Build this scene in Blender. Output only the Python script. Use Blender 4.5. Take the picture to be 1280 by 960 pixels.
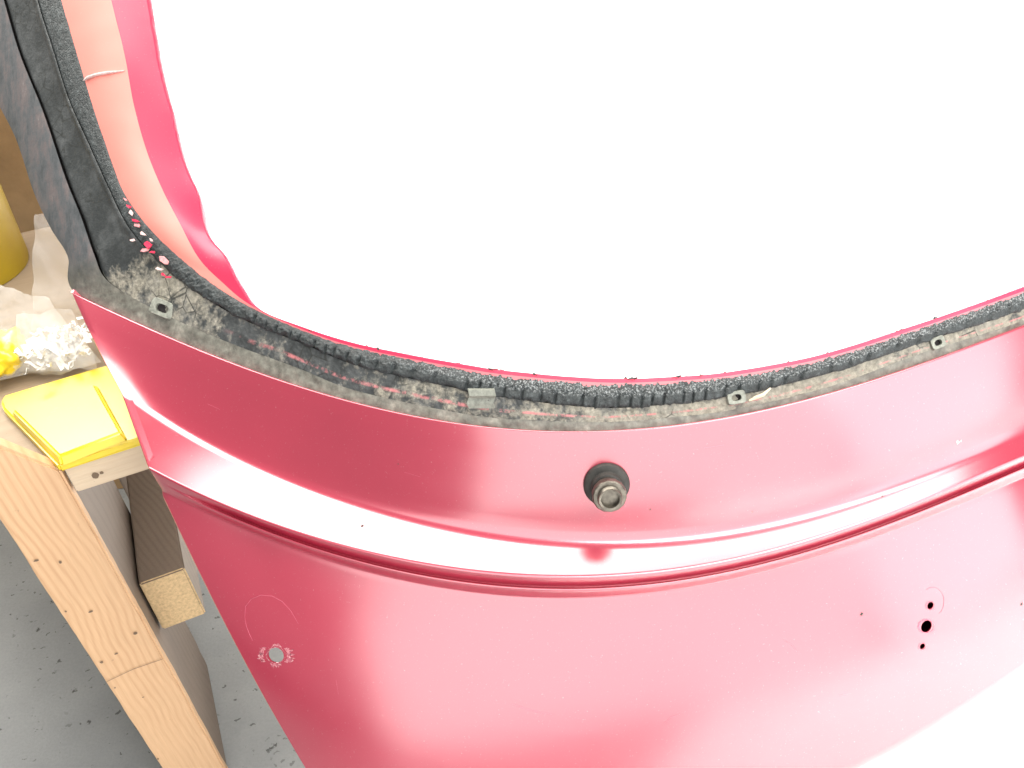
import bpy, bmesh, math, random
import numpy as np
from mathutils import Vector, Matrix, noise
random.seed(7)
SC = bpy.context.scene
for o in list(bpy.data.objects): bpy.data.objects.remove(o)

# ------------------------------------------------------------------ camera
FPX, PITCH, ROLL, CAMH = 1000.0, math.radians(38), math.radians(3.7), 1.65
_f = np.array([0, math.cos(PITCH), -math.sin(PITCH)])
_U = np.cross(np.array([1., 0, 0]), _f)
_r = math.cos(ROLL)*np.array([1., 0, 0]) - math.sin(ROLL)*_U
_u = np.cross(_r, _f)
_C = np.array([0, 0, CAMH])
cam_d = bpy.data.cameras.new('camera'); cam = bpy.data.objects.new('camera', cam_d)
SC.collection.objects.link(cam)
cam_d.sensor_width = 36; cam_d.lens = 36*FPX/1280; cam_d.clip_start = .01; cam_d.clip_end = 200
M = Matrix([[_r[i], _u[i], -_f[i], _C[i]] for i in range(3)] + [[0, 0, 0, 1]])
cam.matrix_world = M
SC.camera = cam

# ------------------------------------------------------------------ world and lamps
W = bpy.data.worlds.new('World'); SC.world = W; W.use_nodes = True
bg = W.node_tree.nodes['Background']
bg.inputs[0].default_value = (1.0, .985, .97, 1); bg.inputs[1].default_value = .30

def area(name, loc, target, sx, sy, power, col=(1, 1, 1), spread=180):
    d = bpy.data.lights.new(name, 'AREA'); d.shape = 'RECTANGLE'; d.size = sx; d.size_y = sy
    d.energy = power; d.color = col; d.spread = math.radians(spread)
    o = bpy.data.objects.new(name, d); SC.collection.objects.link(o)
    o.location = loc
    o.rotation_euler = (Vector(target)-Vector(loc)).to_track_quat('-Z', 'Y').to_euler()
    return o
area('daylight_lamp_yard', (.2, 7.8, 5.0), (.2, 7.8, 0), 11.0, 8.0, 3000, (1, .99, .97), 74)
area('daylight_lamp_doorway', (1.2, -2.8, 2.3), (1.0, 0, 1.6), 5.2, 4.6, 205, (1, .98, .95))
area('fill_lamp_side', (4.9, -1.9, 1.9), (.7, .7, 1.7), 3.0, 3.8, 130, (1, .98, .97))  # added fill with no known source, pales the panel's lower right
area('fill_lamp_front', (2.6, -1.6, 4.0), (2.2, -1.1, 0), 3.6, 2.6, 210, (1, .98, .95), 85)  # invented downlight, brightens the near yard mirrored in the skin
area('overhead_lamp', (.1, 1.35, 3.1), (.1, 1.3, 0), 4.4, 1.4, 118, (1, .95, .87), 150)
area('fill_lamp_rear', (-2.0, 2.9, 3.1), (-1.6, 2.2, 0), 1.3, 1.3, 78, (1, .97, .92), 150)  # extra unseen lamp, added to whiten the yellow lid

VS = SC.view_settings
VS.view_transform = 'Standard'; VS.look = 'None'; VS.gamma = 1; VS.exposure = 0
VS.use_curve_mapping = False
SC.render.engine = 'CYCLES'

# ------------------------------------------------------------------ helpers
def ray(px, py): return _f + _r*(px-640)/FPX - _u*(py-480)/FPX
def atz(px, py, z):
    d = ray(px, py); return Vector(_C + d*(z-CAMH)/d[2])
def hit(px, py, fy):
    """where the sight line meets the surface y = fy(x, z)"""
    d = ray(px, py); lo, hi = .2, 4.0
    g = lambda t: (_C[1]+d[1]*t) - fy(d[0]*t, CAMH+d[2]*t)
    ts = np.linspace(lo, hi, 160); a = ts[0]
    for b in ts[1:]:
        if g(a) < 0 <= g(b): break
        a = b
    for _ in range(40):
        m = (a+b)/2
        if g(m) < 0: a = m
        else: b = m
    return Vector(_C + d*a)

XC, KC, SL = .15, .42, .80            # centre, plan curvature, rake of the window plane
def bow(x): return KC*(x-XC)**2
def flat(y0): return lambda x, z: y0 + bow(x)
def fwin(x, z): return .735 + bow(x) + SL*(z-1.0)
NW = Vector((0, -1, SL)).normalized()  # outward normal of the window plane

def link(o, parent=None):
    SC.collection.objects.link(o)
    if parent: o.parent = parent
    return o
def mesh_obj(name, verts, faces, mat, parent=None, smooth=True, uvs=None, angle=None):
    me = bpy.data.meshes.new(name); me.from_pydata([tuple(v) for v in verts], [], faces)
    if uvs is not None:
        ul = me.uv_layers.new(name='UVMap')
        for l in me.loops: ul.data[l.index].uv = uvs[l.vertex_index]
    if mat: me.materials.append(mat)
    for p in me.polygons: p.use_smooth = smooth
    if angle and smooth: me.set_sharp_from_angle(angle=math.radians(angle))
    me.update()
    return link(bpy.data.objects.new(name, me), parent)
def bm_obj(name, bm, mat, parent=None, smooth=False, angle=None):
    bmesh.ops.recalc_face_normals(bm, faces=bm.faces)
    me = bpy.data.meshes.new(name); bm.to_mesh(me); bm.free()
    if mat: me.materials.append(mat)
    for p in me.polygons: p.use_smooth = smooth
    if angle and smooth: me.set_sharp_from_angle(angle=math.radians(angle))
    return link(bpy.data.objects.new(name, me), parent)
def grid_faces(nr, nc):
    return [(i*nc+j, i*nc+j+1, (i+1)*nc+j+1, (i+1)*nc+j) for i in range(nr-1) for j in range(nc-1)]
def empty(name, loc=(0, 0, 0)):
    o = bpy.data.objects.new(name, None); o.empty_display_size = .05; o.location = loc
    return link(o)
def tag(o, label, cat, group=None):
    o['label'] = label; o['category'] = cat
    if group: o['group'] = group
    return o
def nz(v, s, seed=0): return noise.noise(Vector((v[0]*s+seed, v[1]*s-seed*.7, v[2]*s+seed*1.3)))

# ------------------------------------------------------------------ materials
class N:
    def __init__(self, name):
        self.m = bpy.data.materials.new(name); self.m.use_nodes = True
        self.t = self.m.node_tree; self.b = self.t.nodes['Principled BSDF']
        self.tc = self.t.nodes.new('ShaderNodeTexCoord')
    def n(self, ty, **k):
        x = self.t.nodes.new(ty)
        for a, v in k.items():
            if a in x.inputs: x.inputs[a].default_value = v
            else: setattr(x, a, v)
        return x
    def l(self, a, b): self.t.links.new(a, b)
    def noise(self, scale, detail=6, rough=.6, src='Object', stretch=None, dist=0):
        x = self.n('ShaderNodeTexNoise', Scale=scale, Detail=detail, Roughness=rough, Distortion=dist)
        v = self.tc.outputs[src]
        if stretch:
            mp = self.n('ShaderNodeMapping'); mp.inputs['Scale'].default_value = stretch; self.l(v, mp.inputs[0]); v = mp.outputs[0]
        self.l(v, x.inputs['Vector']); return x.outputs['Fac']
    def ramp(self, fac, stops):
        r = self.n('ShaderNodeValToRGB'); e = r.color_ramp.elements
        while len(e) < len(stops): e.new(.5)
        for s, (p, c) in zip(e, stops):
            s.position = p; s.color = (*c, 1) if len(c) == 3 else c
        self.l(fac, r.inputs[0]); return r.outputs[0]
    def mix(self, fac, a, b):
        x = self.n('ShaderNodeMix', data_type='RGBA')
        for i, v in ((0, fac), (6, a), (7, b)):
            if isinstance(v, (tuple, list)): x.inputs[i].default_value = (*v, 1)
            elif isinstance(v, (int, float)): x.inputs[i].default_value = v
            else: self.l(v, x.inputs[i])
        return x.outputs[2]
    def math(self, op, a, b=0.0, clamp=False):
        x = self.n('ShaderNodeMath', operation=op, use_clamp=clamp)
        for i, v in enumerate((a, b)):
            if isinstance(v, (int, float)): x.inputs[i].default_value = v
            else: self.l(v, x.inputs[i])
        return x.outputs[0]
    def set(self, **k):
        for a, v in k.items():
            a = a.replace('_', ' ')
            s = self.b.inputs[a]
            if isinstance(v, bpy.types.NodeSocket): self.l(v, s)
            elif isinstance(v, tuple): s.default_value = (*v, 1)
            else: s.default_value = v
        return self
    def bump(self, h, strength=.3, dist=.002):
        x = self.n('ShaderNodeBump', Strength=strength, Distance=dist); self.l(h, x.inputs['Height'])
        self.l(x.outputs[0], self.b.inputs['Normal']); return self
BW = lambda a, b: [(a, (0, 0, 0)), (b, (1, 1, 1))]

def mat_paint(name, col, rough=.32, coat=1.0, ior=2.2, metallic=.35):
    n = N(name)
    big = n.noise(3.0, 3); fine = n.noise(900, 2)
    c = n.mix(n.ramp(big, BW(.35, .7)), col, tuple(x*1.12 for x in col))
    dust = n.ramp(n.noise(300, 5, .75), BW(.62, .74))
    c = n.mix(n.math('MULTIPLY', dust, .25), c, (.75, .55, .55))
    n.set(Base_Color=c, Metallic=metallic, Roughness=rough, Coat_Weight=coat, Coat_IOR=ior,
          Coat_Roughness=n.math('ADD', n.math('MULTIPLY', n.noise(4, 5), .24), .08))
    n.bump(n.noise(55, 2), .03, .0006)
    return n.m
M_RED = mat_paint('red_metallic_paint', (.40, .024, .058))
M_FLANGE = mat_paint('salmon_lit_paint', (.80, .25, .21), .5, .5, 1.5, 0)  # salmon made paler than the skin; the flange's brighter light is in the colour
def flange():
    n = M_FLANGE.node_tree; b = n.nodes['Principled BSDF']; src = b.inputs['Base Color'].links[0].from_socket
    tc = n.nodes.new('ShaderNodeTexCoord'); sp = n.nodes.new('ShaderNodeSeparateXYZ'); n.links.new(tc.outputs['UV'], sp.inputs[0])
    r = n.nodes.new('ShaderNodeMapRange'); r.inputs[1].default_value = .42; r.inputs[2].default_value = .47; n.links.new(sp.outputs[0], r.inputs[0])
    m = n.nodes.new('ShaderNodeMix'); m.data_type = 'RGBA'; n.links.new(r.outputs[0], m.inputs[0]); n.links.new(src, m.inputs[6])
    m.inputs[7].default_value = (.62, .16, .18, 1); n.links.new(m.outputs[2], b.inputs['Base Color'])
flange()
M_INNER = mat_paint('inner_red_paint', (.62, .022, .072), .45, .4, 1.5, 0)

def mat_ledge():
    n = N('dusty_bonding_ledge')
    uv = n.tc.outputs['UV']; sep = n.n('ShaderNodeSeparateXYZ'); n.l(uv, sep.inputs[0])
    along, across = sep.outputs[0], sep.outputs[1]
    n1 = n.noise(38, 8, .65); n2 = n.noise(140, 6, .7); n3 = n.noise(16, 5, .6, dist=.6)
    black = (.016, .020, .022)
    dustc = n.ramp(n2, [(.25, (.10, .095, .075)), (.55, (.26, .245, .20)), (.8, (.46, .42, .35))])
    # how much dust: little on the pillar, much along the bottom
    amt = n.ramp(along, [(.29, (.02,)*3), (.37, (.50,)*3), (.50, (.24,)*3), (.64, (.42,)*3), (.78, (.56,)*3)])
    thr = n.math('ADD', n.math('MULTIPLY', n1, .75), n.math('MULTIPLY', n2, .35))
    thr = n.math('ADD', thr, n.math('MULTIPLY', n.math('SUBTRACT', n3, .5), .7)); d = n.math('SUBTRACT', n.math('ADD', thr, amt), .86)
    d = n.ramp(d, BW(-.0, .16))
    c = n.mix(d, n.mix(n2, black, (.05, .055, .055)), dustc)
    c = n.mix(n.math('MULTIPLY', n.ramp(n.noise(22, 6, .7), BW(.45, .72)), .45), c, (.15, .16, .165))
    vc = n.n('ShaderNodeTexVoronoi', feature='DISTANCE_TO_EDGE', Scale=42.0); n.l(n.tc.outputs['Object'], vc.inputs['Vector'])
    ck = n.math('MULTIPLY', n.ramp(vc.outputs['Distance'], [(.015, (1,)*3), (.05, (0,)*3)]), n.ramp(n.noise(12, 4, .6), BW(.5, .6)))
    c = n.mix(n.math('MULTIPLY', ck, .85), c, (.02, .022, .02))
    # scraped strip of old paint
    sc = n.math('ABSOLUTE', n.math('SUBTRACT', across, n.math('ADD', .26, n.math('MULTIPLY', n3, .22))))
    sc = n.ramp(sc, [(.03, (1,)*3), (.10, (0,)*3)])
    sc = n.math('MULTIPLY', sc, n.ramp(n.noise(45, 7, .75), BW(.47, .58)))
    on = n.ramp(along, [(.44, (0,)*3), (.49, (1,)*3)])
    c = n.mix(n.math('MULTIPLY', n.math('MULTIPLY', sc, on), .85), c, (.50, .17, .18))
    h = n.math('ADD', n.math('MULTIPLY', n2, .6), n1)
    n.set(Base_Color=c, Roughness=n.mix(d, (.42,)*3, (.9,)*3)).bump(h, .55, .003)
    return n.m
def mat_lip():
    n = N('dull_grey_lip')
    uv = n.tc.outputs['UV']; sep = n.n('ShaderNodeSeparateXYZ'); n.l(uv, sep.inputs[0])
    n1 = n.noise(60, 7, .7); n2 = n.noise(220, 5, .7)
    low = n.ramp(n1, [(.3, (.07, .07, .06)), (.55, (.17, .17, .145)), (.75, (.30, .29, .25))])
    n5 = n.noise(30, 9, .78, stretch=(1.5, .5, .5)); up = n.ramp(n5, [(.3, (.035, .04, .044)), (.47, (.075, .082, .088)), (.60, (.12, .10, .10)), (.75, (.24, .24, .24))])
    c = n.mix(n.ramp(sep.outputs[0], BW(.30, .36)), up, low)
    n.set(Base_Color=c, Roughness=.48).bump(n.math('ADD', n2, n1), .22, .002)
    return n.m
def mat_bead():
    n = N('old_black_sealant')
    uv = n.tc.outputs['UV']; sep = n.n('ShaderNodeSeparateXYZ'); n.l(uv, sep.inputs[0])
    n1 = n.noise(110, 7, .7); n2 = n.noise(420, 4, .7)
    c = n.ramp(n1, [(.3, (.010, .013, .014)), (.55, (.032, .040, .042)), (.72, (.085, .10, .105))])
    gl = n.math('MULTIPLY', n.ramp(n2, BW(.50, .64)), n.ramp(sep.outputs[1], [(.42, (.05,)*3), (.60, (1,)*3)]))
    gl = n.math('MULTIPLY', gl, n.ramp(sep.outputs[0], [(.54, (.08,)*3), (.62, (1,)*3)]))
    c = n.mix(n.math('MULTIPLY', gl, .75), c, (.42, .45, .46))
    n.set(Base_Color=c, Roughness=.5).bump(n.math('ADD', n1, n.math('MULTIPLY', n2, .6)), .8, .003)
    return n.m
M_LEDGE, M_LIP, M_BEAD = mat_ledge(), mat_lip(), mat_bead()

def mat_simple(name, col, rough=.5, metallic=0, var=.25, scale=40, bump=.2, **k):
    n = N(name); a = n.noise(scale, 6, .65)
    c = n.ramp(a, [(.25, tuple(x*(1-var) for x in col)), (.75, tuple(min(1, x*(1+var)) for x in col))])
    n.set(Base_Color=c, Roughness=rough, Metallic=metallic, **k).bump(a, bump, .001)
    return n.m
M_CHIP = mat_simple('flaked_pink_paint', (.62, .26, .27), .6, 0, .5, 300)
M_SCUFF_GLINT = mat_simple('scuff_and_rim_glint', (.52, .10, .16), .6)
M_CHIPW = mat_simple('bare_pale_primer', (.66, .50, .49), .6, 0, .3, 300)
M_DARK = mat_simple('cavity_shade', (.012, .009, .010), .8)  # near-black colour stands in for the shade inside recesses
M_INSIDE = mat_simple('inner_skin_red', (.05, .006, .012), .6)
M_RUBBER = mat_simple('perished_black_rubber', (.028, .027, .024), .65, 0, .6, 90, .5)
M_STEEL = mat_simple('dull_grey_steel', (.17, .155, .13), .38, .85, .5, 120, .4)
M_CLIP = mat_simple('dusty_grey_clip', (.20, .21, .18), .6, 0, .5, 150, .5)
M_STRAW = mat_simple('pale_straw', (.62, .53, .38), .7)

def mat_wood(name, c0, c1, axis=2, rough=.62, lines=1.0):
    n = N(name)
    wob = n.noise(2.2, 3, .5)
    mp = n.n('ShaderNodeMapping'); s2 = [1, 1, 1]; s2[axis] = .06; mp.inputs['Scale'].default_value = s2
    n.l(n.tc.outputs['Object'], mp.inputs[0])
    sp = n.n('ShaderNodeSeparateXYZ'); n.l(mp.outputs[0], sp.inputs[0])
    a = n.math('ADD', sp.outputs[0 if axis != 0 else 2], n.math('MULTIPLY', sp.outputs[1], .35))
    ph = n.math('ADD', n.math('MULTIPLY', a, 560.0), n.math('MULTIPLY', wob, 46.0))
    ring = n.math('POWER', n.math('ADD', n.math('MULTIPLY', n.math('SINE', ph), .5), .5), 2.2)
    st = [60, 60, 60]; st[axis] = 2.0
    fib = n.noise(6, 5, .75, stretch=tuple(st)); blot = n.noise(7, 4, .6); fade = n.ramp(n.noise(3.5, 3, .5, stretch=tuple(1 if i != axis else .3 for i in range(3))), BW(.35, .68))
    c = n.mix(n.math('MULTIPLY', n.math('MULTIPLY', ring, fade), lines), c0, c1)
    c = n.mix(n.math('MULTIPLY', n.ramp(fib, BW(.35, .75)), .30), c, tuple(x*.62 for x in c1))
    c = n.mix(n.math('MULTIPLY', n.ramp(blot, BW(.45, .75)), .25), c, tuple(x*.78 for x in c0))
    sk = n.ramp(n.noise(60, 5, .65, stretch=(1, 1, .6)), BW(.68, .73))
    c = n.mix(n.math('MULTIPLY', sk, .75), c, (.09, .065, .045))
    n.set(Base_Color=c, Roughness=rough).bump(n.math('ADD', n.math('MULTIPLY', ring, .5), fib), .3, .001)
    return n.m
M_WOOD = mat_wood('fresh_softwood', (.64, .42, .245), (.47, .25, .125), lines=.85)
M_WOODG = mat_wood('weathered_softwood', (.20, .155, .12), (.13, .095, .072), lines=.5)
M_WOODX = mat_wood('planed_pale_board', (.62, .50, .36), (.55, .41, .27), axis=0, lines=.5)
M_WOODB = mat_wood('brown_board', (.34, .26, .18), (.26, .19, .125), axis=0, lines=.5)
M_WOODE = mat_simple('sawn_end_grain', (.55, .40, .22), .75, 0, .35, 180, .6)

def mat_floor():
    n = N('grey_painted_concrete')
    big = n.noise(1.6, 6, .6); mid = n.noise(14, 6, .65); fine = n.noise(160, 4, .7)
    c = n.ramp(big, [(.3, (.21, .22, .22)), (.7, (.34, .348, .342))])
    c = n.mix(n.math('MULTIPLY', n.ramp(mid, BW(.5, .75)), .35), c, (.30, .305, .295))
    c = n.mix(n.math('MULTIPLY', n.ramp(fine, BW(.4, .8)), .25), c, (.11, .115, .115))
    v = n.n('ShaderNodeTexVoronoi', Scale=46.0, Randomness=1.0)
    mp = n.n('ShaderNodeMapping'); mp.inputs['Scale'].default_value = (1, 1.6, 1); mp.inputs['Rotation'].default_value = (0, 0, .6)
    dis = n.n('ShaderNodeTexNoise', Scale=60.0, Detail=3.0)
    n.l(n.tc.outputs['Object'], dis.inputs['Vector'])
    va = n.n('ShaderNodeVectorMath', operation='MULTIPLY_ADD')
    n.l(dis.outputs['Color'], va.inputs[0]); va.inputs[1].default_value = (.03, .03, 0); n.l(n.tc.outputs['Object'], va.inputs[2])
    n.l(va.outputs[0], mp.inputs[0]); n.l(mp.outputs[0], v.inputs['Vector'])
    gate = n.ramp(v.outputs['Color'], [(.35, (.0,)*3), (.95, (.32,)*3)])
    spk = n.math('LESS_THAN', v.outputs['Distance'], n.math('MULTIPLY', gate, .75))
    clus = n.ramp(n.noise(5, 3, .5), BW(.32, .52))
    c = n.mix(n.math('MULTIPLY', n.math('MULTIPLY', spk, clus), .75), c, (.04, .04, .04))
    chip = n.ramp(n.noise(22, 7, .75), BW(.63, .66))
    c = n.mix(n.math('MULTIPLY', chip, .85), c, (.03, .03, .03))
    wsp = n.ramp(n.noise(75, 3, .5), BW(.74, .78))
    c = n.mix(n.math('MULTIPLY', wsp, .6), c, (.5, .5, .47))
    n.set(Base_Color=c, Roughness=.55).bump(n.math('ADD', fine, mid), .35, .002)
    return n.m
def mat_yard():
    n = N('pale_yard_concrete'); a = n.noise(3, 7, .65); b = n.noise(90, 5, .7)
    c = n.ramp(n.math('ADD', n.math('MULTIPLY', a, .7), n.math('MULTIPLY', b, .3)), [(.3, (.72, .71, .69)), (.7, (.80, .79, .77))])
    n.set(Base_Color=c, Roughness=.85).bump(b, .2, .002); return n.m
M_FLOOR, M_YARD = mat_floor(), mat_yard()

# ------------------------------------------------------------------ setting: shop floor and the glaring yard beyond it
def poly_slab(name, pts, z0, z1, mat, parent=None):
    bm = bmesh.new(); vs = [bm.verts.new((x, y, z1)) for x, y in pts]; f = bm.faces.new(vs)
    e = bmesh.ops.extrude_face_region(bm, geom=[f])
    bmesh.ops.translate(bm, vec=(0, 0, z0-z1), verts=[v for v in e['geom'] if isinstance(v, bmesh.types.BMVert)])
    return bm_obj(name, bm, mat, parent)
bx = lambda y: -.40 - .486*(y-.85)
fl = poly_slab('floor', [(-14, -8), (bx(-8)-.004, -8), (bx(30)-.004, 30), (-14, 30)], -.12, 0, M_FLOOR); fl['kind'] = 'structure'
yd = poly_slab('yard', [(bx(-8)+.004, -8), (16, -8), (16, 30), (bx(30)+.004, 30)], -.12, .004, M_YARD); yd['kind'] = 'structure'

# ------------------------------------------------------------------ the tailgate
TG = tag(empty('tailgate', (XC, .8, .25)), 'red car tailgate with glass removed, black sealant left round its window opening', 'tailgate')
bpy.context.view_layer.update()
TGI = TG.matrix_world.inverted()
def tg(o):                       # put a world-space mesh under the tailgate
    o.parent = TG; o.matrix_parent_inverse = TGI; return o

ROWS = {
 'A': [(91,366),(180,408),(270,445),(360,476),(441,505),(581,530),(660,536),(757,538),(841,531),(920,521),(1036,493),(1161,448),(1280,409),(1400,360)],
 'B': [(155,497),(225,535),(300,575),(412,620),(560,656),(640,668),(745,676),(850,671),(950,655),(1011,643),(1143,597),(1280,540),(1400,486)],
 'C': [(187,585),(250,620),(320,647),(400,676),(500,700),(600,716),(740,722),(830,717),(880,709),(1011,678),(1143,627),(1280,573),(1400,521)],
 'D': [(205,615),(330,671),(450,712),(600,740),(740,747),(880,730),(1011,699),(1143,652),(1280,597),(1400,546)],
 'F': [(404,996),(560,1034),(745,1050),(900,1038),(1070,978),(1180,913),(1280,848),(1400,764)]}
FIT = {}
for k, p in ROWS.items():
    a = np.array(p, float); xm = (a[:, 0]-745)/600
    FIT[k] = (a[0, 0], a[-1, 0], np.polyfit(xm, a[:, 1], 5 if k != 'F' else 4))
def rowpx(k, t):
    x0, x1, c = FIT[k]; x = x0+(x1-x0)*t
    return np.array([x, np.polyval(c, (x-745)/600)])
def lerp(a, b, t): return a+(b-a)*t
def sm(a, b, x): x = min(1, max(0, (x-a)/(b-a))); return x*x*(3-2*x)

SHELF = math.tan(math.radians(15))
def column(t):
    """key points of the outer skin from top to bottom, each with a rounding length"""
    A, B, Cc, D, Fb = (rowpx(k, t) for k in 'ABCDF')
    pA = hit(*A, fwin); yA = pA.y-bow(pA.x)
    pB = hit(*B, flat(.680))
    pC = hit(*Cc, lambda x, z: .680 + bow(x) - max(-.01, min(.12, (pB.z-z)/SHELF)))
    yc = pC.y-bow(pC.x)
    g = sm(0, .10, t); 
    L1 = hit(*lerp(Cc, D, .45), flat(yc+.0055*g)); L2 = hit(*lerp(Cc, D, .56), flat(yc-.002*g))
    L3 = hit(*lerp(Cc, D, .72), flat(yc-.003*g)); L4 = hit(*D, flat(yc+.002*g))
    pD = L4 + Vector((0, -.005, -.006))
    pF = hit(*Fb, flat(yc-.155))
    K = [(pA-NW*.016, 0), (pA, .003)]
    for q in (.33, .66):
        m = pA.lerp(pB, q); m.y -= .004; K.append((m, .02))
    K += [(pB, .014), (pC, .005), (L1, .002), (L2, .0025), (L3, .003), (L4, .002), (pD, .004)]
    for q in (.2, .4, .6, .8):
        m = pD.lerp(pF, q); m.y -= .012*math.sin(math.pi*q); K.append((m, .04))
    K += [(pF, .034), (pF+Vector((0, .075, -.030)), 0)]
    return K
def round_profile(K, sub=4):
    out = [K[0][0]]
    for i in range(1, len(K)-1):
        p, rr = K[i]; a = K[i-1][0]-p; b = K[i+1][0]-p
        ra = min(rr, a.length*.48); rb = min(rr, b.length*.48)
        p0 = p+a.normalized()*ra; p2 = p+b.normalized()*rb
        for j in range(sub+1):
            s = j/sub; out.append(p0*(1-s)**2+p*2*s*(1-s)+p2*s*s)
    out.append(K[-1][0]); return out
NC = 150
ts = [i/(NC-1) for i in range(NC)]
cols = [round_profile(column(t)) for t in ts]
NR = len(cols[0])
# folded-back edge on each side
def fold(col, s):
    a = [p+Vector((s*.0035, .004, 0)) for p in col]; b = [p+Vector((s*.002, .022, 0)) for p in col]
    return a, b
a, b = fold(cols[0], -1); a2, b2 = fold(cols[-1], 1)
cols = [b, a]+cols+[a2, b2]; NCC = len(cols)
verts = [cols[j][i] for i in range(NR) for j in range(NCC)]
skin = mesh_obj('outer_skin', verts, grid_faces(NR, NCC), M_RED, None, True)
bmx = bmesh.new(); bmx.from_mesh(skin.data); bmesh.ops.recalc_face_normals(bmx, faces=bmx.faces)
if sum(f.normal.y for f in bmx.faces) > 0: bmesh.ops.reverse_faces(bmx, faces=bmx.faces)
bmx.to_mesh(skin.data); bmx.free()
from mathutils.bvhtree import BVHTree
_bv = BVHTree.FromPolygons([v.co[:] for v in skin.data.vertices], [p.vertices[:] for p in skin.data.polygons])
def on_skin(px, py):
    d = Vector(ray(px, py)).normalized(); loc, nor, i, dist = _bv.ray_cast(Vector(_C), d)
    if nor.dot(d) > 0: nor = -nor
    return loc, nor
def frame_of(loc, nor):
    x = Vector((1, 0, 0)); x = (x-nor*x.dot(nor)).normalized(); y = nor.cross(x)
    return Matrix(((x.x, y.x, nor.x, loc.x), (x.y, y.y, nor.y, loc.y), (x.z, y.z, nor.z, loc.z), (0, 0, 0, 1)))
so = skin.modifiers.new('s', 'SOLIDIFY'); so.thickness = .0014; so.offset = -1
HOLES = [(345, 819, .0105), (1163, 757, .0052), (1158, 783, .0088), (1153, 808, .0042), (760, 606, .017)]
cut = []
for px, py, rr in HOLES:
    L, n_ = on_skin(px, py); bm = bmesh.new()
    bmesh.ops.create_cone(bm, cap_ends=True, segments=28, radius1=rr, radius2=rr, depth=.02, matrix=frame_of(L, n_))
    c = bm_obj('cutter', bm, None); cut.append(c)
    md = skin.modifiers.new('b', 'BOOLEAN'); md.operation = 'DIFFERENCE'; md.solver = 'EXACT'; md.object = c
bpy.context.view_layer.update()
me = bpy.data.meshes.new_from_object(skin.evaluated_get(bpy.context.evaluated_depsgraph_get()))
skin.modifiers.clear(); skin.data = me
for c in cut: bpy.data.objects.remove(c)
for p in me.polygons: p.use_smooth = True
me.set_sharp_from_angle(angle=math.radians(38))
tg(skin)

# inner skin behind the outer one
icols = []
for t in np.linspace(.02, .985, 60):
    K = [p for p, _ in column(float(t))]
    a, bq, d, f_ = K[1], K[4], K[11], K[-2]
    icols.append([a+Vector((0, .030, .0)), a+Vector((0, .045, -.02)), bq+Vector((0, .06, -.02)), d+Vector((0, .10, 0)), d.lerp(f_, .5)+Vector((0, .085, 0)), f_+Vector((0, .045, .008))])
tg(mesh_obj('inner_skin', [icols[j][i] for i in range(6) for j in range(60)], grid_faces(6, 60), M_INSIDE))

# ---- window frame: cross-section curves swept from the pillar round to the bottom edge
ST = [ # O        G          R          P          F          I
 ((-90,-80),(-19,-80),(28,-80),(57,-80),(118,-80),(164,-80)),
 ((-52,10),(5,0),(49,5),(77,0),(137,0),(176,0)),
 ((-14,105),(25,67),(67,62),(95,62),(153,65),(187,67)),
 ((20,172),(55,142),(87,125),(113,122),(165,130),(203,130)),
 ((43,240),(82,222),(113,183),(131,178),(181,187),(218,190)),
 ((64,285),(102,272),(135,232),(152,236),(200,234),(238,240)),
 ((86,322),(118,318),(160,282),(178,274),(222,277),(250,288)),
 ((91,366),(135,353),(195,325),(212,310),(246,322),(276,320)),
 ((180,408),(200,391),(236,360),(250,344),(275,352),(297,358)),
 ((270,445),(284,428),(298,397),(302,378),(310,380),(319,385)),
 ((360,476),(368,459),(374,428),(374,412),(371,409),(368,406)),
 ((441,505),(446,489),(450,458),(451,438),(450,435),(449,431)),
 ((581,530),(583,518),(584,488),(584,465),(584,461),(584,457)),
 ((660,536),(660,525),(660,501),(660,475),(660,471),(660,467)),
 ((757,538),(757,528),(757,510),(757,482),(757,478),(757,474)),
 ((841,531),(841,522),(841,505),(841,480),(841,476),(841,472)),
 ((920,521),(920,512),(919,494),(918,473),(918,469),(918,465)),
 ((1036,493),(1035,485),(1034,468),(1033,451),(1033,447),(1033,443)),
 ((1161,448),(1160,440),(1159,427),(1157,411),(1157,408),(1157,404)),
 ((1280,409),(1279,402),(1278,388),(1276,370),(1276,366),(1276,362)),
 ((1400,360),(1399,353),(1398,340),(1396,322),(1396,318),(1396,314))]
ST = np.array(ST, float)
def cr(c, s):
    n = len(c)-1; i = min(int(s), n-1); f = s-i
    p0, p1, p2, p3 = c[max(i-1, 0)], c[i], c[i+1], c[min(i+2, n)]
    return .5*((2*p1)+(-p0+p2)*f+(2*p0-5*p1+4*p2-p3)*f*f+(-p0+3*p1-3*p2+p3)*f**3)
NS = 1500; SS = np.linspace(0, len(ST)-1, NS)
def curve(k): return [hit(*cr(ST[:, k], s), fwin) for s in SS]
def px_O(s):
    p = cr(ST[:, 0], s)
    if s >= 7: p = np.array([p[0], lerp(p[1], np.polyval(FIT['A'][2], (p[0]-745)/600), sm(7, 7.4, s))])
    return p
def sm(a, b, x): x = min(1, max(0, (x-a)/(b-a))); return x*x*(3-2*x)
cO = [hit(*px_O(s), fwin) for s in SS]
cG, cR, cP, cF, cI = (curve(k) for k in range(1, 6))
def sm(a, b, x): x = min(1, max(0, (x-a)/(b-a))); return x*x*(3-2*x)
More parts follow.
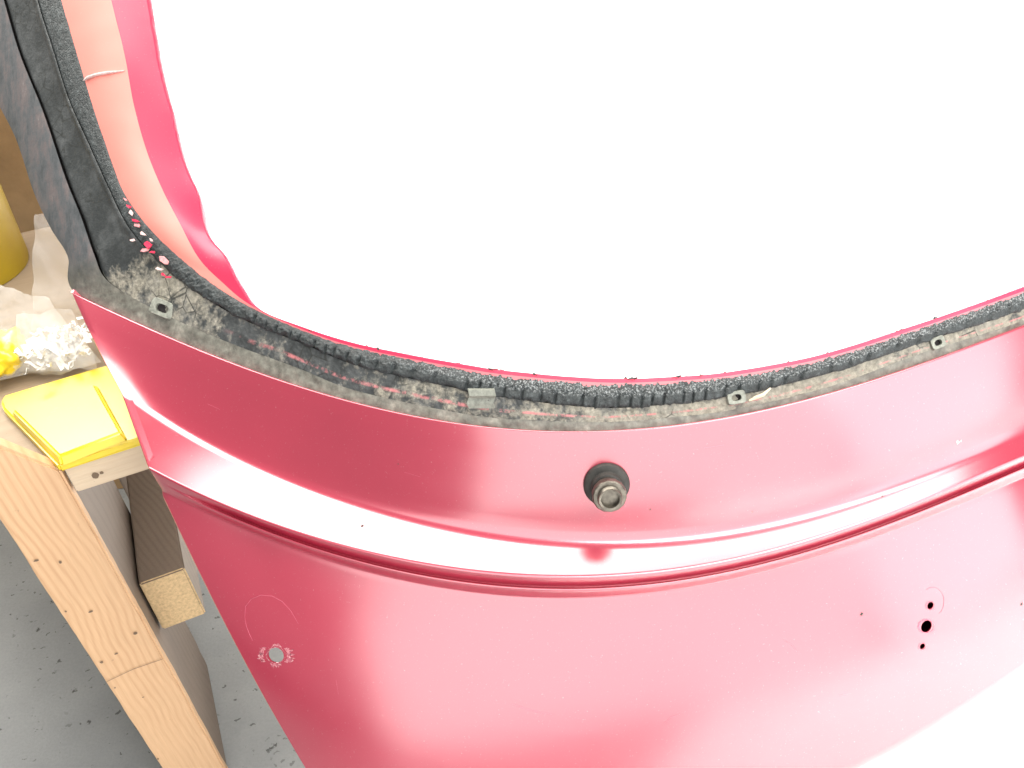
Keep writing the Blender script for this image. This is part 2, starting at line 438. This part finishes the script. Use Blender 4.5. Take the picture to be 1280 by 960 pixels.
def strip(name, c0, c1, o0, o1, m, mat, shape=None, jag=None):
    vs, uv = [], []
    for i in range(NS):
        s = SS[i]
        for j in range(m+1):
            q = j/m; p = c0[i].lerp(c1[i], q)
            if jag and j == m: p = p + jag(i, s)
            h = lerp(o0(s) if callable(o0) else o0, o1(s) if callable(o1) else o1, q)
            if shape: h += shape(p, s, q)
            vs.append(p+NW*h); uv.append((s/(len(ST)-1), q))
    return tg(mesh_obj(name, vs, grid_faces(NS, m+1), mat, None, True, uv))
bot = lambda s: sm(6.0, 7.6, s)
gO = lambda s: lerp(.002, -.010, sm(6.2, 7.2, s))       # outside edge: rolled rim on the pillar, sunk below the red skin along the bottom
strip('gap_shade_strip', cO, cF, lambda s: -.012 if s < 6 else -.0165, lambda s: -.012 if s < 6 else -.0165, 3, M_DARK)  # added dark strip; its black stands in for shade in the gaps
strip('outer_lip', cO, cG, gO, lambda s: lerp(.001, -.0095, bot(s)), 10, M_LIP,
      lambda p, s, q: .0012*nz(p, 120)*(.25+.75*bot(s)) + (1-bot(s))*.003*math.sin(math.pi*q)**.6)
# pillar rim turned back
rim = []
for i in range(NS):
    rim += [cO[i]+NW*gO(SS[i]), cO[i]-NW*.03+Vector((.004, 0, 0))]
tg(mesh_obj('rim_return', rim, grid_faces(NS, 2), M_LIP, None, True, [(0, 0)]*len(rim)))
def ledge_shape(p, s, q):
    g = -.006*math.exp(-(q/.05)**2)*(1-bot(s))
    ridge = .004*math.exp(-((q-.95)/.07)**2)*(1-bot(s))
    return g + ridge + .0010*nz(p, 70, 3)*(.4+.6*bot(s)) + .0007*nz(p, 260, 5)*(.2+.8*bot(s)) + (1-bot(s))*-.002*math.sin(math.pi*q)
strip('bonding_ledge', cG, cR, lambda s: lerp(-.001, -.0095, bot(s)), lambda s: lerp(.000, -.009, bot(s)), 22, M_LEDGE, ledge_shape)
cuts = []; q_ = 9.2
while q_ < 20: cuts.append(q_); q_ += random.uniform(.13, .34)
def bead_shape(p, s, q):
    b = bot(s); prof = max(0, math.sin(math.pi*min(1, q*1.02)))**.32
    h = prof*lerp(.003, .0072, b)*(1-.25*b*q)
    up = sm(.42, .6, q) if s > 12.3 else .35
    h += prof*(.0013*nz(p, 95, 9)+(.0019*nz(p, 300, 2)+.0016*nz(p, 640, 4))*up*b+.0008*nz(p, 300, 2)*(.3+.7*b))*(.3+.9*b)
    for c in cuts:
        d = abs(s-c-.06*q-.02*math.sin(c*37))
        if d < .028: h -= prof*.0058*(1-d/.028)*(1-.75*sm(.45, .75, q))
    return h
cRj = []
for i in range(NS):
    s = SS[i]; w = .14*nz(cR[i], 60, 1)+.08*nz(cR[i], 200, 2)
    cRj.append(cR[i].lerp(cP[i], -w*bot(s)-.03))
strip('sealant_bead', cRj, cP, lambda s: lerp(-.001, -.010, bot(s)), lambda s: lerp(-.004, -.011, bot(s)), 16, M_BEAD, bead_shape,
      jag=lambda i, s: (cI[i]-cP[i]).normalized()*(.0006*nz(cP[i], 60, 6)*(1-bot(s)) + (.0066*sm(9, 10.5, s)+.0060*nz(cP[i], 100, 6)+.0035*nz(cP[i], 320, 2))*bot(s)))
cPu = [cP[i].lerp(cR[i], .25) for i in range(NS)]
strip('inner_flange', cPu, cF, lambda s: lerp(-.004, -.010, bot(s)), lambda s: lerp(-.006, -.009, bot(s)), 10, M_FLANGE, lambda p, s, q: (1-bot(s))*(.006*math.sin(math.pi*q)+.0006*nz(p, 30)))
def wob(i, s): return (cI[i]-cF[i])*(.05*nz(cI[i], 24, 8)+.012*nz(cI[i], 90, 3))
strip('inner_return', cF, cI, lambda s: lerp(-.006, -.009, bot(s)), lambda s: lerp(-.022, -.009, bot(s)), 6, M_INNER, None, wob)
ed = []
for i in range(NS):
    p = cI[i]+wob(i, SS[i])+NW*lerp(-.022, -.009, bot(SS[i])); ed += [p, p+Vector((.0006, .0012, .0002)), p-NW*.02]
tg(mesh_obj('cut_edge', ed, grid_faces(NS, 3), M_INNER, None, True))

# ------------------------------------------------------------------ small things on the tailgate
def lathe(name, prof, seg, mat, mw, parent, angle=35, hexa=None):
    vs = []
    for r_, z_ in prof:
        for k in range(seg):
            a_ = 2*math.pi*k/seg; rr = r_
            vs.append(mw @ Vector((rr*math.cos(a_), rr*math.sin(a_), z_)))
    fs = [(i*seg+k, i*seg+(k+1) % seg, (i+1)*seg+(k+1) % seg, (i+1)*seg+k) for i in range(len(prof)-1) for k in range(seg)]
    fs.append(tuple((len(prof)-1)*seg+k for k in range(seg)))
    o = mesh_obj(name, vs, fs, mat, None, True, None, angle)
    o.parent = parent; o.matrix_parent_inverse = parent.matrix_world.inverted() if parent is not TG else TGI
    return o
L, n_ = on_skin(758, 605); FM = frame_of(L, n_)
gm = lathe('wiper_spindle_grommet', [(.0285, -.001), (.0290, .003), (.0275, .006), (.0235, .0075), (.0205, .0078), (.0195, .016), (.0170, .017), (.016, .010)], 40, M_RUBBER, FM, TG)
lathe('spindle_collar', [(.0165, .008), (.0165, .020), (.0185, .021), (.0190, .024), (.0170, .0255), (.014, .0255)], 40, M_STEEL, FM, gm)
hx = 6
nut_ = [(.0205, .0262), (.0210, .0275), (.0210, .036), (.0195, .0375), (.0150, .0378)]
lathe('spindle_nut', nut_, 14, M_STEEL, FM @ Matrix.Rotation(.3, 4, 'Z'), gm, 40)
lathe('spindle_thread', [(.0145, .037)]+[(.0150 if i % 2 else .0142, .0385+i*.0009) for i in range(7)]+[(.0138, .0455), (.0112, .0450), (.0105, .021)], 36, M_STEEL, FM, gm, 30)
lathe('socket_bottom', [(.0104, .0220), (.006, .0212), (.002, .0210)], 24, M_DARK, FM, gm, 30)

def blob(name, cx, cy, rpx, h, mat, n=9, surf=None, stretch=(1, 1), rot=0, seed=0):
    """an irregular thin flake lying on the surface"""
    rd = random.Random(seed+int(cx*7+cy*13)); L, nn = (surf or on_skin)(cx, cy)
    sc = (L-Vector(_C)).length/FPX*1.02; F_ = frame_of(L, nn); top, bt = [], []
    for k in range(n):
        a_ = 2*math.pi*k/n; rr = rpx*sc*rd.uniform(.4, 1.4)
        x, y = rr*math.cos(a_)*stretch[0], rr*math.sin(a_)*stretch[1]
        x, y = x*math.cos(rot)-y*math.sin(rot), x*math.sin(rot)+y*math.cos(rot)
        top.append(F_ @ Vector((x*.85, y*.85, h*rd.uniform(.6, 1.2)))); bt.append(F_ @ Vector((x, y, -.0008)))
    fs = [tuple(range(n))]+[(k, n+k, n+(k+1) % n, (k+1) % n) for k in range(n)]
    return tg(mesh_obj(name, top+bt, fs, mat, None, False))
def on_win(px, py, off=0.0):
    return hit(px, py, fwin)+NW*off, NW
win_b = lambda off: (lambda px, py: on_win(px, py, off))
def tube(name, pts, r0, mat, parent=None, seg=6):
    vs, fs = [], []
    for i, p in enumerate(pts):
        a_ = (pts[min(i+1, len(pts)-1)]-pts[max(i-1, 0)]).normalized(); s_ = a_.orthogonal().normalized(); t_ = a_.cross(s_)
        for k in range(seg):
            w = 2*math.pi*k/seg; vs.append(p+(s_*math.cos(w)+t_*math.sin(w))*r0*(1 if 0 < i < len(pts)-1 else .4))
    for i in range(len(pts)-1):
        for k in range(seg): fs.append((i*seg+k, i*seg+(k+1) % seg, (i+1)*seg+(k+1) % seg, (i+1)*seg+k))
    return mesh_obj(name, vs, fs, mat, parent, True)
# bare patches where the paint is knocked away round the left hole
def ragged_arc(cx, cy, a0, a1, r0, r1, mat, seed, n=26):
    rd = random.Random(seed); vs = []
    for k in range(n):
        q = k/(n-1); a_ = lerp(a0, a1, q); w = math.sin(math.pi*q)**.5
        ri = r0+rd.uniform(-.8, .8); ro = ri+(r1-r0)*w*rd.uniform(.35, 1.15)
        for rr in (ri, ro):
            L, nn = on_skin(cx+rr*math.cos(a_), cy+.86*rr*math.sin(a_)); vs.append(L+nn*.00025)
    o = tg(mesh_obj('chip_and_rim_glint', vs, grid_faces(n, 2), mat, None, True))
    return o
M_BARE = (lambda n: (n.set(Base_Color=n.ramp(n.noise(330, 6, .75), [(.36, (.05, .04, .04)), (.46, (.36, .06, .10)), (.58, (.50, .24, .25)), (.68, (.62, .52, .50))]), Roughness=.6).bump(n.noise(330, 5, .7), .6, .001), n.m)[1])(N('bare_chipped_metal'))
for a0, a1, r0, r1, sd in ((2.5, 3.9, 16, 25, 1), (-.8, .75, 14, 24, 2), (-2.0, -1.0, 13, 17, 3), (1.0, 2.2, 13, 18, 4), (.1, 6.2, 11.4, 12.6, 5)):
    ragged_arc(345, 819, a0, a1, r0, r1, M_BARE, sd, 26 if sd < 5 else 60)
for hx_, hy_, hr in ((1163, 757, 5.4), (1158, 783, 9.0), (1153, 808, 4.4)):
    ragged_arc(hx_, hy_, 0, 6.283, hr*1.0, hr*1.22, M_SCUFF_GLINT, int(hx_), 40)  # lighter rings painted as the highlight on the hole rims
for pts in ([(1047, 870), (1055, 868), (1064, 867)], [(640, 880), (668, 889), (690, 893)], [(830, 905), (838, 897), (850, 893)], [(505, 590), (525, 596)], [(980, 800), (990, 806), (996, 815)], [(880, 560), (905, 556)], [(260, 505), (275, 512)], [(420, 850), (423, 868)]):
    P = []
    for px, py in pts:
        L, nn = on_skin(px, py); P.append(L)
    tg(tube('scratch', P, .00028, M_SCUFF_GLINT, None, 5))
for cx, cy, rr in [(1197, 553, 3.0), (1201, 551, 1.6), (1077, 767, 2.2), (453, 657, 2.2), (1277, 755, 2.0), (498, 580, 1.0), (1103, 620, 1.2), (940, 640, 1.1), (813, 637, 1.2)]:
    blob('paint_nick', cx, cy, rr, .0003, M_CHIPW if cx in (1197, 1201) else M_RUBBER, 7, None)
# flakes of red paint showing through the sealant in the corner
for cx, cy, rr in [(158, 250, 2), (163, 259, 3), (166, 267, 4), (171, 276, 3.5), (173, 283, 4), (180, 293, 4), (166, 301, 3.5), (186, 306, 5.5), (183, 313, 4), (193, 316, 3.5), (207, 327, 6), (201, 337, 4), (206, 344, 3), (212, 347, 3), (190, 300, 2.5)]:
    blob('paint_flake', cx, cy, rr*.95, .0008, random.choice([M_CHIP, M_INNER, M_CHIPW, M_INNER]), 6, win_b(.0042), (1.2, .6), random.uniform(-.9, .3))

def boxm(F_, sx, sy, z0, z1, taper=.9):
    vs = [F_ @ Vector((x*sx/2*(taper if z == z1 else 1), y*sy/2*(taper if z == z1 else 1), z)) for z in (z0, z1) for x, y in ((-1, -1), (1, -1), (1, 1), (-1, 1))]
    return vs, [(4, 5, 6, 7), (0, 1, 5, 4), (1, 2, 6, 5), (2, 3, 7, 6), (3, 0, 4, 7)]
def tab(cx, cy, w, h, rot, label):
    L, nn = on_win(cx, cy, -.009); F_ = frame_of(L, nn) @ Matrix.Rotation(rot, 4, 'Z')
    bm = bmesh.new(); n = 28
    # plate with rounded corners and a slot through it
    def ring(fx, fy, pw, z):
        o_ = []
        for k in range(n):
            a_ = 2*math.pi*k/n; c_, s_ = math.cos(a_), math.sin(a_)
            o_.append(bm.verts.new(F_ @ Vector((fx*math.copysign(abs(c_)**pw, c_), fy*math.copysign(abs(s_)**pw, s_), z))))
        return o_
    rs = [ring(w*.5, h*.5, .35, -.002), ring(w*.48, h*.48, .35, .0045), ring(w*.45, h*.45, .4, .0055), ring(w*.25, h*.24, .7, .0052), ring(w*.24, h*.22, .7, -.002)]
    for a_, b_ in zip(rs, rs[1:]):
        for k in range(n): bm.faces.new((a_[k], a_[(k+1) % n], b_[(k+1) % n], b_[k]))
    o = bm_obj('clip_socket', bm, M_CLIP, None, True, 40); tg(o)
    bm = bmesh.new(); bm.faces.new(ring2(F_, w*.26, h*.25, bm, n)); d = bm_obj('slot', bm, M_DARK); d.parent = o
    return o
def ring2(F_, fx, fy, bm, n):
    return [bm.verts.new(F_ @ Vector((fx*math.cos(2*math.pi*k/n), fy*math.sin(2*math.pi*k/n), .0002))) for k in range(n)]
for cx, cy, w, h, rot in [(201, 385, .036, .024, -.45), (922, 497, .024, .017, .12), (1175, 428, .020, .016, .35)]:
    tab(cx, cy, w, h, rot, '')
# torn bent clip in the middle
L, nn = on_win(602, 498, -.009); F_ = frame_of(L, nn) @ Matrix.Rotation(-.06, 4, 'Z')
vs = []
for x in (-.017, -.008, .004, .016):
    for y, z in ((-.012, .0), (-.006, .003), (.001, .004+.001*math.sin(x*400)), (.004, .010), (.010, .011), (.011, .006)):
        vs.append(F_ @ Vector((x+.002*math.sin(y*300), y, z)))
cl = tg(mesh_obj('metal_clip', vs, grid_faces(4, 6), M_CLIP, None, False))
cl.modifiers.new('s', 'SOLIDIFY').thickness = .0015
vs, fs = boxm(F_ @ Matrix.Translation((.002, -.001, 0)), .016, .004, 0, .0052); d = mesh_obj('slot', vs, fs, M_DARK, None, False); d.parent = cl

# sliver of straw-coloured sealant by the socket
tg(tube('loose_sliver', [on_win(*p, o_)[0] for p, o_ in (((938, 501), -.006), ((946, 497), -.004), ((955, 493), -.001), ((963, 485), .001))], .0024, M_STRAW))
# seam of sealer across the inner flange of the pillar
tg(tube('sealer_seam', [on_win(px, py, o_)[0] for (px, py), o_ in zip(((103, 100), (110, 97), (120, 94), (135, 91), (153, 87)), (-.003, .0005, .0015, .0010, -.0045))], .0022, M_CHIPW))
# faint polished rings and scuffs left by old fittings
for pts in ([(303+8*math.cos(a_)*0, 0) for a_ in ()],):
    pass
def arc(name, pts, r0, mat):
    P = []
    for px, py in pts:
        L, nn = on_skin(px, py); P.append(L+nn*.0001)
    return tg(tube(name, P, r0, mat, None, 5))
arc('scuff_line', [(306, 772), (307, 758), (314, 749), (326, 744), (340, 745), (353, 752), (364, 764), (373, 780)], .0003, M_SCUFF_GLINT)
arc('scuff_line', [(306, 772), (308, 783), (312, 793), (316, 801)], .0003, M_SCUFF_GLINT)
arc('scuff_line', [(1166+14*math.cos(a_), 752+18*math.sin(a_)) for a_ in np.linspace(-2.2, 1.0, 14)], .0003, M_SCUFF_GLINT)
for k in range(7):
    i = random.randrange(int(NS*.46), NS-20); p = cI[i]; q = cP[i]
    blobp = tube('sealant_crumb', [p.lerp(q, .2)+NW*-.006, p.lerp(q, .0)+NW*-.004+Vector((random.uniform(-.006, .006), 0, .002)), p+NW*-.004+Vector((random.uniform(-.010, .010), 0, random.uniform(.000, .0015)))], random.uniform(.0008, .002), M_BEAD)
    tg(blobp)

# ------------------------------------------------------------------ timber work bench
AB = math.radians(23)
ub = Vector((math.cos(AB), math.sin(AB), 0)); vb = Vector((-math.sin(AB), math.cos(AB), 0)); P0 = Vector((-.64, .835, 0))
BM_ = Matrix(((ub.x, vb.x, 0, P0.x), (ub.y, vb.y, 0, P0.y), (0, 0, 1, 0), (0, 0, 0, 1)))
BN = empty('timber_trestle'); BN.matrix_world = BM_
tag(BN, 'softwood trestle with thick leg and sawn beam end, behind the left edge of the tailgate', 'trestle')
def plank(name, a, b, mat, parent, bev=.003, wob_=0.0, endmat=None, seg=1):
    """box in bench coordinates with worn edges"""
    bm = bmesh.new(); bmesh.ops.create_cube(bm, size=1)
    for v in bm.verts: v.co = Vector((lerp(a[0], b[0], v.co.x+.5), lerp(a[1], b[1], v.co.y+.5), lerp(a[2], b[2], v.co.z+.5)))
    if seg > 1:
        ax = max(range(3), key=lambda i: b[i]-a[i])
        for k in range(1, seg):
            co = [0, 0, 0]; co[ax] = lerp(a[ax], b[ax], k/seg); no = [0, 0, 0]; no[ax] = 1
            bmesh.ops.bisect_plane(bm, geom=bm.verts[:]+bm.edges[:]+bm.faces[:], plane_co=co, plane_no=no)
    es = [e for e in bm.edges if len(e.link_faces) == 2 and e.calc_face_angle(0) > .5]
    bmesh.ops.bevel(bm, geom=es, offset=bev, segments=2, affect='EDGES', clamp_overlap=True)
    if wob_:
        for v in bm.verts:
            v.co += Vector((nz(v.co, 9, 1)+.6*nz(v.co, 45, 2), nz(v.co, 9, 3), 0))*wob_
    o = bm_obj(name, bm, mat, parent, True, 40)
    if endmat:
        o.data.materials.append(endmat)
        for p in o.data.polygons:
            if p.normal.y < -.8: p.material_index = 1
    return o
if 1:
    leg_w, leg_d = .098, .30
    o = plank('leg', (-leg_w, 0, 0), (0, .022, .895), M_WOOD, BN, .003, .0012, None, 60)
    for v in o.data.vertices:
        if v.co.z > .85: v.co.z += 1.4*max(0, -v.co.x)*(v.co.z-.85)/.045
    plank('leg_side', (-leg_w+.012, .0235, 0), (-.004, leg_d, .885), M_WOODG, BN, .006, .004, None, 30)
    plank('beam', (.001, .078, .42), (.078, .50, .553), M_WOODG, BN, .003, .001, M_WOODE, 10)
    plank('apron', (.004, .004, .846), (.19, .030, .897), M_WOODX, BN, .002)
    plank('top_board', (-.42, .032, .887), (.19, .86, .899), M_WOODB, BN, .002)
    plank('leg', (-.085, .74, 0), (-.02, .81, .885), M_WOODG, BN, .004, .003, None, 10)

M_KNOT = mat_simple('dark_knot', (.16, .11, .07), .7)
def bdisc(name, x, y, z, rx, rz, mat, n=10):
    vs = [Vector((x+rx*math.cos(6.283*k/n)*random.uniform(.8, 1.15), y-.0012, z+rz*math.sin(6.283*k/n)*random.uniform(.8, 1.15))) for k in range(n)]+[Vector((x, y-.0016, z))]
    return mesh_obj(name, vs, [(k, (k+1) % n, n) for k in range(n)], mat, BN, False)
bdisc('knot', .036, .004, .866, .005, .006, M_KNOT); bdisc('knot', .045, .004, .868, .003, .003, M_KNOT)
for k in range(10):                      # dents and dirt along the leg's left corner
    zz = random.uniform(.05, .8); bdisc('dent', random.choice([-.094, -.09, -.086, -.06, -.02]), -.0012, zz, random.uniform(.0012, .004), random.uniform(.0012, .0032), M_KNOT, 7)
mesh_obj('saw_mark', [Vector(p) for p in ((-.097, -.0025, .438), (-.05, -.0025, .4435), (-.002, -.0025, .440), (-.002, -.0025, .4412), (-.05, -.0025, .4447), (-.097, -.0025, .4390))], [(0, 1, 4, 5), (1, 2, 3, 4)], M_KNOT, BN, False)
# ------------------------------------------------------------------ yellow lid, bag, boxes
def mat_yellow():
    n = N('yellow_plastic'); a = n.noise(18, 6, .65)
    c = n.ramp(a, [(.3, (.70, .50, .015)), (.7, (.82, .64, .03))])
    d = n.ramp(n.noise(75, 6, .7), BW(.62, .74)); c = n.mix(n.math('MULTIPLY', d, .5), c, (.25, .16, .03))
    n.set(Base_Color=c, Roughness=.28, Specular_IOR_Level=.7).bump(a, .1, .001); return n.m
M_YEL = mat_yellow()
def unpoly(pts, z): return [atz(x, y, z) for x, y in pts]
LID = tag(empty('crate_lid', atz(90, 520, .90)), 'glossy yellow plastic lid with a raised centre, on the trestle beside the tailgate', 'lid')
bpy.context.view_layer.update(); LI = LID.matrix_world.inverted()
def prism(name, loop, z0, z1, inset, mat, parent, inv):
    bm = bmesh.new(); c = sum(loop, Vector())/len(loop)
    lo = [bm.verts.new((p.x, p.y, z0)) for p in loop]
    hi = [bm.verts.new((*(p+(c-p).normalized()*inset).xy, z1)) for p in loop]
    bm.faces.new(hi); bm.faces.new(lo[::-1]); n = len(loop)
    for k in range(n): bm.faces.new((lo[k], lo[(k+1) % n], hi[(k+1) % n], hi[k]))
    bmesh.ops.bevel(bm, geom=bm.edges[:], offset=.003, segments=3, affect='EDGES', clamp_overlap=True)
    o = bm_obj(name, bm, mat, None, True, 50); o.parent = parent; o.matrix_parent_inverse = inv; return o
prism('rim', unpoly([(0, 503), (3, 512), (72, 583), (172, 549), (205, 538), (185, 443), (125, 460), (4, 495)], .912), .9, .914, .002, M_YEL, LID, LI)
prism('raised_panel', unpoly([(10, 511), (72, 574), (156, 541), (120, 476)], .930), .9145, .930, .007, M_YEL, LID, LI)

def mat_bag():
    n = N('clear_polythene'); a = n.noise(40, 5, .6)
    t = n.n('ShaderNodeBsdfTransparent'); g = n.n('ShaderNodeBsdfPrincipled', Roughness=.12)
    g.inputs['Base Color'].default_value = (.9, .88, .84, 1)
    bp = n.n('ShaderNodeBump', Strength=.25, Distance=.004); n.l(a, bp.inputs['Height']); n.l(bp.outputs[0], g.inputs['Normal'])
    mx = n.n('ShaderNodeMixShader'); mx.inputs[0].default_value = .27
    n.l(t.outputs[0], mx.inputs[1]); n.l(g.outputs[0], mx.inputs[2])
    n.l(mx.outputs[0], n.t.nodes['Material Output'].inputs['Surface']); return n.m
M_BAG = mat_bag()
M_WHITE = mat_simple('white_foam_bits', (.85, .85, .84), .5, 0, .1)
def crumple(name, center, r3, amp, freq, mat, seed, sub=5, flat_z=None):
    bm = bmesh.new(); bmesh.ops.create_icosphere(bm, subdivisions=sub, radius=1)
    for v in bm.verts:
        d = v.co.normalized(); k = 1+amp*(abs(nz(d, freq, seed))*2-.6)+amp*.5*nz(d, freq*3, seed+4)
        v.co = Vector((d.x*r3[0]*k, d.y*r3[1]*k, d.z*r3[2]*k))+center
        if flat_z is not None and v.co.z < flat_z: v.co.z = flat_z+.0005*nz(d, 20)
    return bm_obj(name, bm, mat, None, True)
BAG = tag(empty('plastic_bag', atz(60, 470, .9)), 'crumpled clear plastic bag of white bits behind the yellow lid', 'bag')
bpy.context.view_layer.update(); BI = BAG.matrix_world.inverted()
def bag(o): o.parent = BAG; o.matrix_parent_inverse = BI
cb = atz(70, 436, .935)
rb = random.Random(5); vs, fs = [], []
for k in range(240):                      # shredded white packing strips
    c_ = cb+Vector((rb.gauss(-.006, .027), rb.gauss(.01, .022), abs(rb.gauss(0, .014))-.014))
    if c_.z < .917: c_.z = .917+rb.random()*.004
    d_ = Vector((rb.uniform(-1, 1), rb.uniform(-1, 1), rb.uniform(-.5, .5))).normalized(); e_ = d_.cross(Vector((0, 0, 1))).normalized(); w = rb.uniform(.0015, .005); b0 = len(vs)
    ln = rb.uniform(.012, .034); cv = rb.uniform(-.6, .6)
    for q in range(5):
        u_ = (q/4-.5)*ln; m_ = c_+d_*u_+e_*(cv*u_*u_*18)+Vector((0, 0, .004*math.sin(q*1.7+k)))
        m_.z = max(m_.z, .9165); vs += [m_-e_*w, m_+e_*w+Vector((0, 0, w*.6))]
    fs += [(b0+2*q, b0+2*q+1, b0+2*q+3, b0+2*q+2) for q in range(4)]
wc = mesh_obj('white_contents', vs, fs, M_WHITE, None, True); wc['kind'] = 'stuff'; bag(wc)
def sheet(name, quad, nu, nv, depth, fold_, seed):
    g = []
    for i in range(nu):
        for j in range(nv):
            a_, b_ = i/(nu-1), j/(nv-1)
            top = lerp(np.array(quad[0], float), np.array(quad[1], float), b_); low = lerp(np.array(quad[3], float), np.array(quad[2], float), b_)
            px = lerp(top, low, a_); p = hit(px[0], px[1], lambda x, z: depth(z))
            rg = 1.3*abs(nz(p, 11, seed))+.7*abs(nz(p, 26, seed+2))+.12*abs(nz(p, 90, seed+5))
            p = p+Vector((0, fold_*(rg-.35), fold_*.4*nz(p, 30, seed+9))); p.z = max(p.z, .9135); g.append(p)
    return mesh_obj(name, g, grid_faces(nu, nv), M_BAG, None, True)
bag(sheet('bag_film', [(-20, 352), (62, 374), (126, 458), (-20, 486)], 60, 70, lambda z: cb.y-.045+.9*max(0, z-.92), .016, 3))
bag(sheet('bag_film', [(20, 395), (90, 385), (124, 462), (24, 470)], 50, 50, lambda z: cb.y-.03+.5*max(0, z-.92), .016, 12))
bag(sheet('bag_neck', [(44, 268), (98, 262), (118, 430), (38, 420)], 50, 40, lambda z: cb.y+.10+.35*max(0, z-.95), .012, 7))

CB = crumple('yellow_wrapper', atz(0, 445, .935), (.040, .05, .034), .30, 1.8, M_YEL, 21, 4, .9135)
tag(CB, 'bright yellow crumpled wrapper at the left beside the plastic bag', 'wrapper')

# drum and carton further back
def mat_drum():
    n = N('ochre_drum_paint'); a = n.noise(5, 6, .6)
    c = n.ramp(a, [(.3, (.33, .21, .02)), (.7, (.46, .33, .012))])
    n.set(Base_Color=c, Roughness=.5).bump(n.noise(60, 4), .2, .002); return n.m
DR = empty('plastic_tub', (-1.085, 1.43, .9))
tag(DR, 'yellow plastic tub on the trestle at the far left behind the bag', 'tub')
R_ = .14
prof = [(.0, 0), (R_*.93, 0), (R_*.95, .01), (R_*1.03, .28), (R_*1.03+.008, .282), (R_*1.03+.008, .302), (R_-.004, .306), (R_-.006, .295), (R_*.9, .292)]
vs = [Vector((r_*math.cos(2*math.pi*k/64), r_*math.sin(2*math.pi*k/64), z_)) for r_, z_ in prof for k in range(64)]
fs = [(i*64+k, i*64+(k+1) % 64, (i+1)*64+(k+1) % 64, (i+1)*64+k) for i in range(len(prof)-1) for k in range(64)]+[tuple((len(prof)-1)*64+k for k in range(64))]
mesh_obj('shell', vs, fs, mat_drum(), DR, True, None, 60)
M_CARD = mat_simple('brown_cardboard', (.30, .19, .09), .8, 0, .2, 20, .15)
CT = empty('plywood_sheet', (-1.20, 1.74, 0))
tag(CT, 'brown board standing upright behind the left pillar of the tailgate', 'board')
plank('board', (-.50, -.012, 0), (.33, .012, 1.5), M_CARD, CT, .002)
plank('batten', (-.48, .0125, .05), (.31, .04, .10), M_CARD, CT, .002)

# timber prop that carries the tailgate, just below the picture
PR = empty('timber_prop', (XC, .735, 0))
tag(PR, 'low timber prop under the lower edge of the tailgate', 'prop')
zb = min(v[0].z for v in column(.5)) - .004
yb = column(.5)[-2][0].y
for dx in (-.12, .12):
    bm = bmesh.new(); bmesh.ops.create_cube(bm, size=1)
    for v in bm.verts: v.co = Vector((dx+v.co.x*.09, v.co.y*.16+yb+.05-.735, (v.co.z+.5)*(zb-.05)))
    bmesh.ops.bevel(bm, geom=bm.edges[:], offset=.004, segments=2, affect='EDGES'); bm_obj('post', bm, M_WOODG, PR)
bm = bmesh.new(); bmesh.ops.create_cube(bm, size=1)
for v in bm.verts: v.co = Vector((v.co.x*.40, v.co.y*.14+yb+.05-.735, zb-.025+v.co.z*.048))
bmesh.ops.bevel(bm, geom=bm.edges[:], offset=.004, segments=2, affect='EDGES'); bm_obj('crosspiece', bm, M_WOODG, PR)
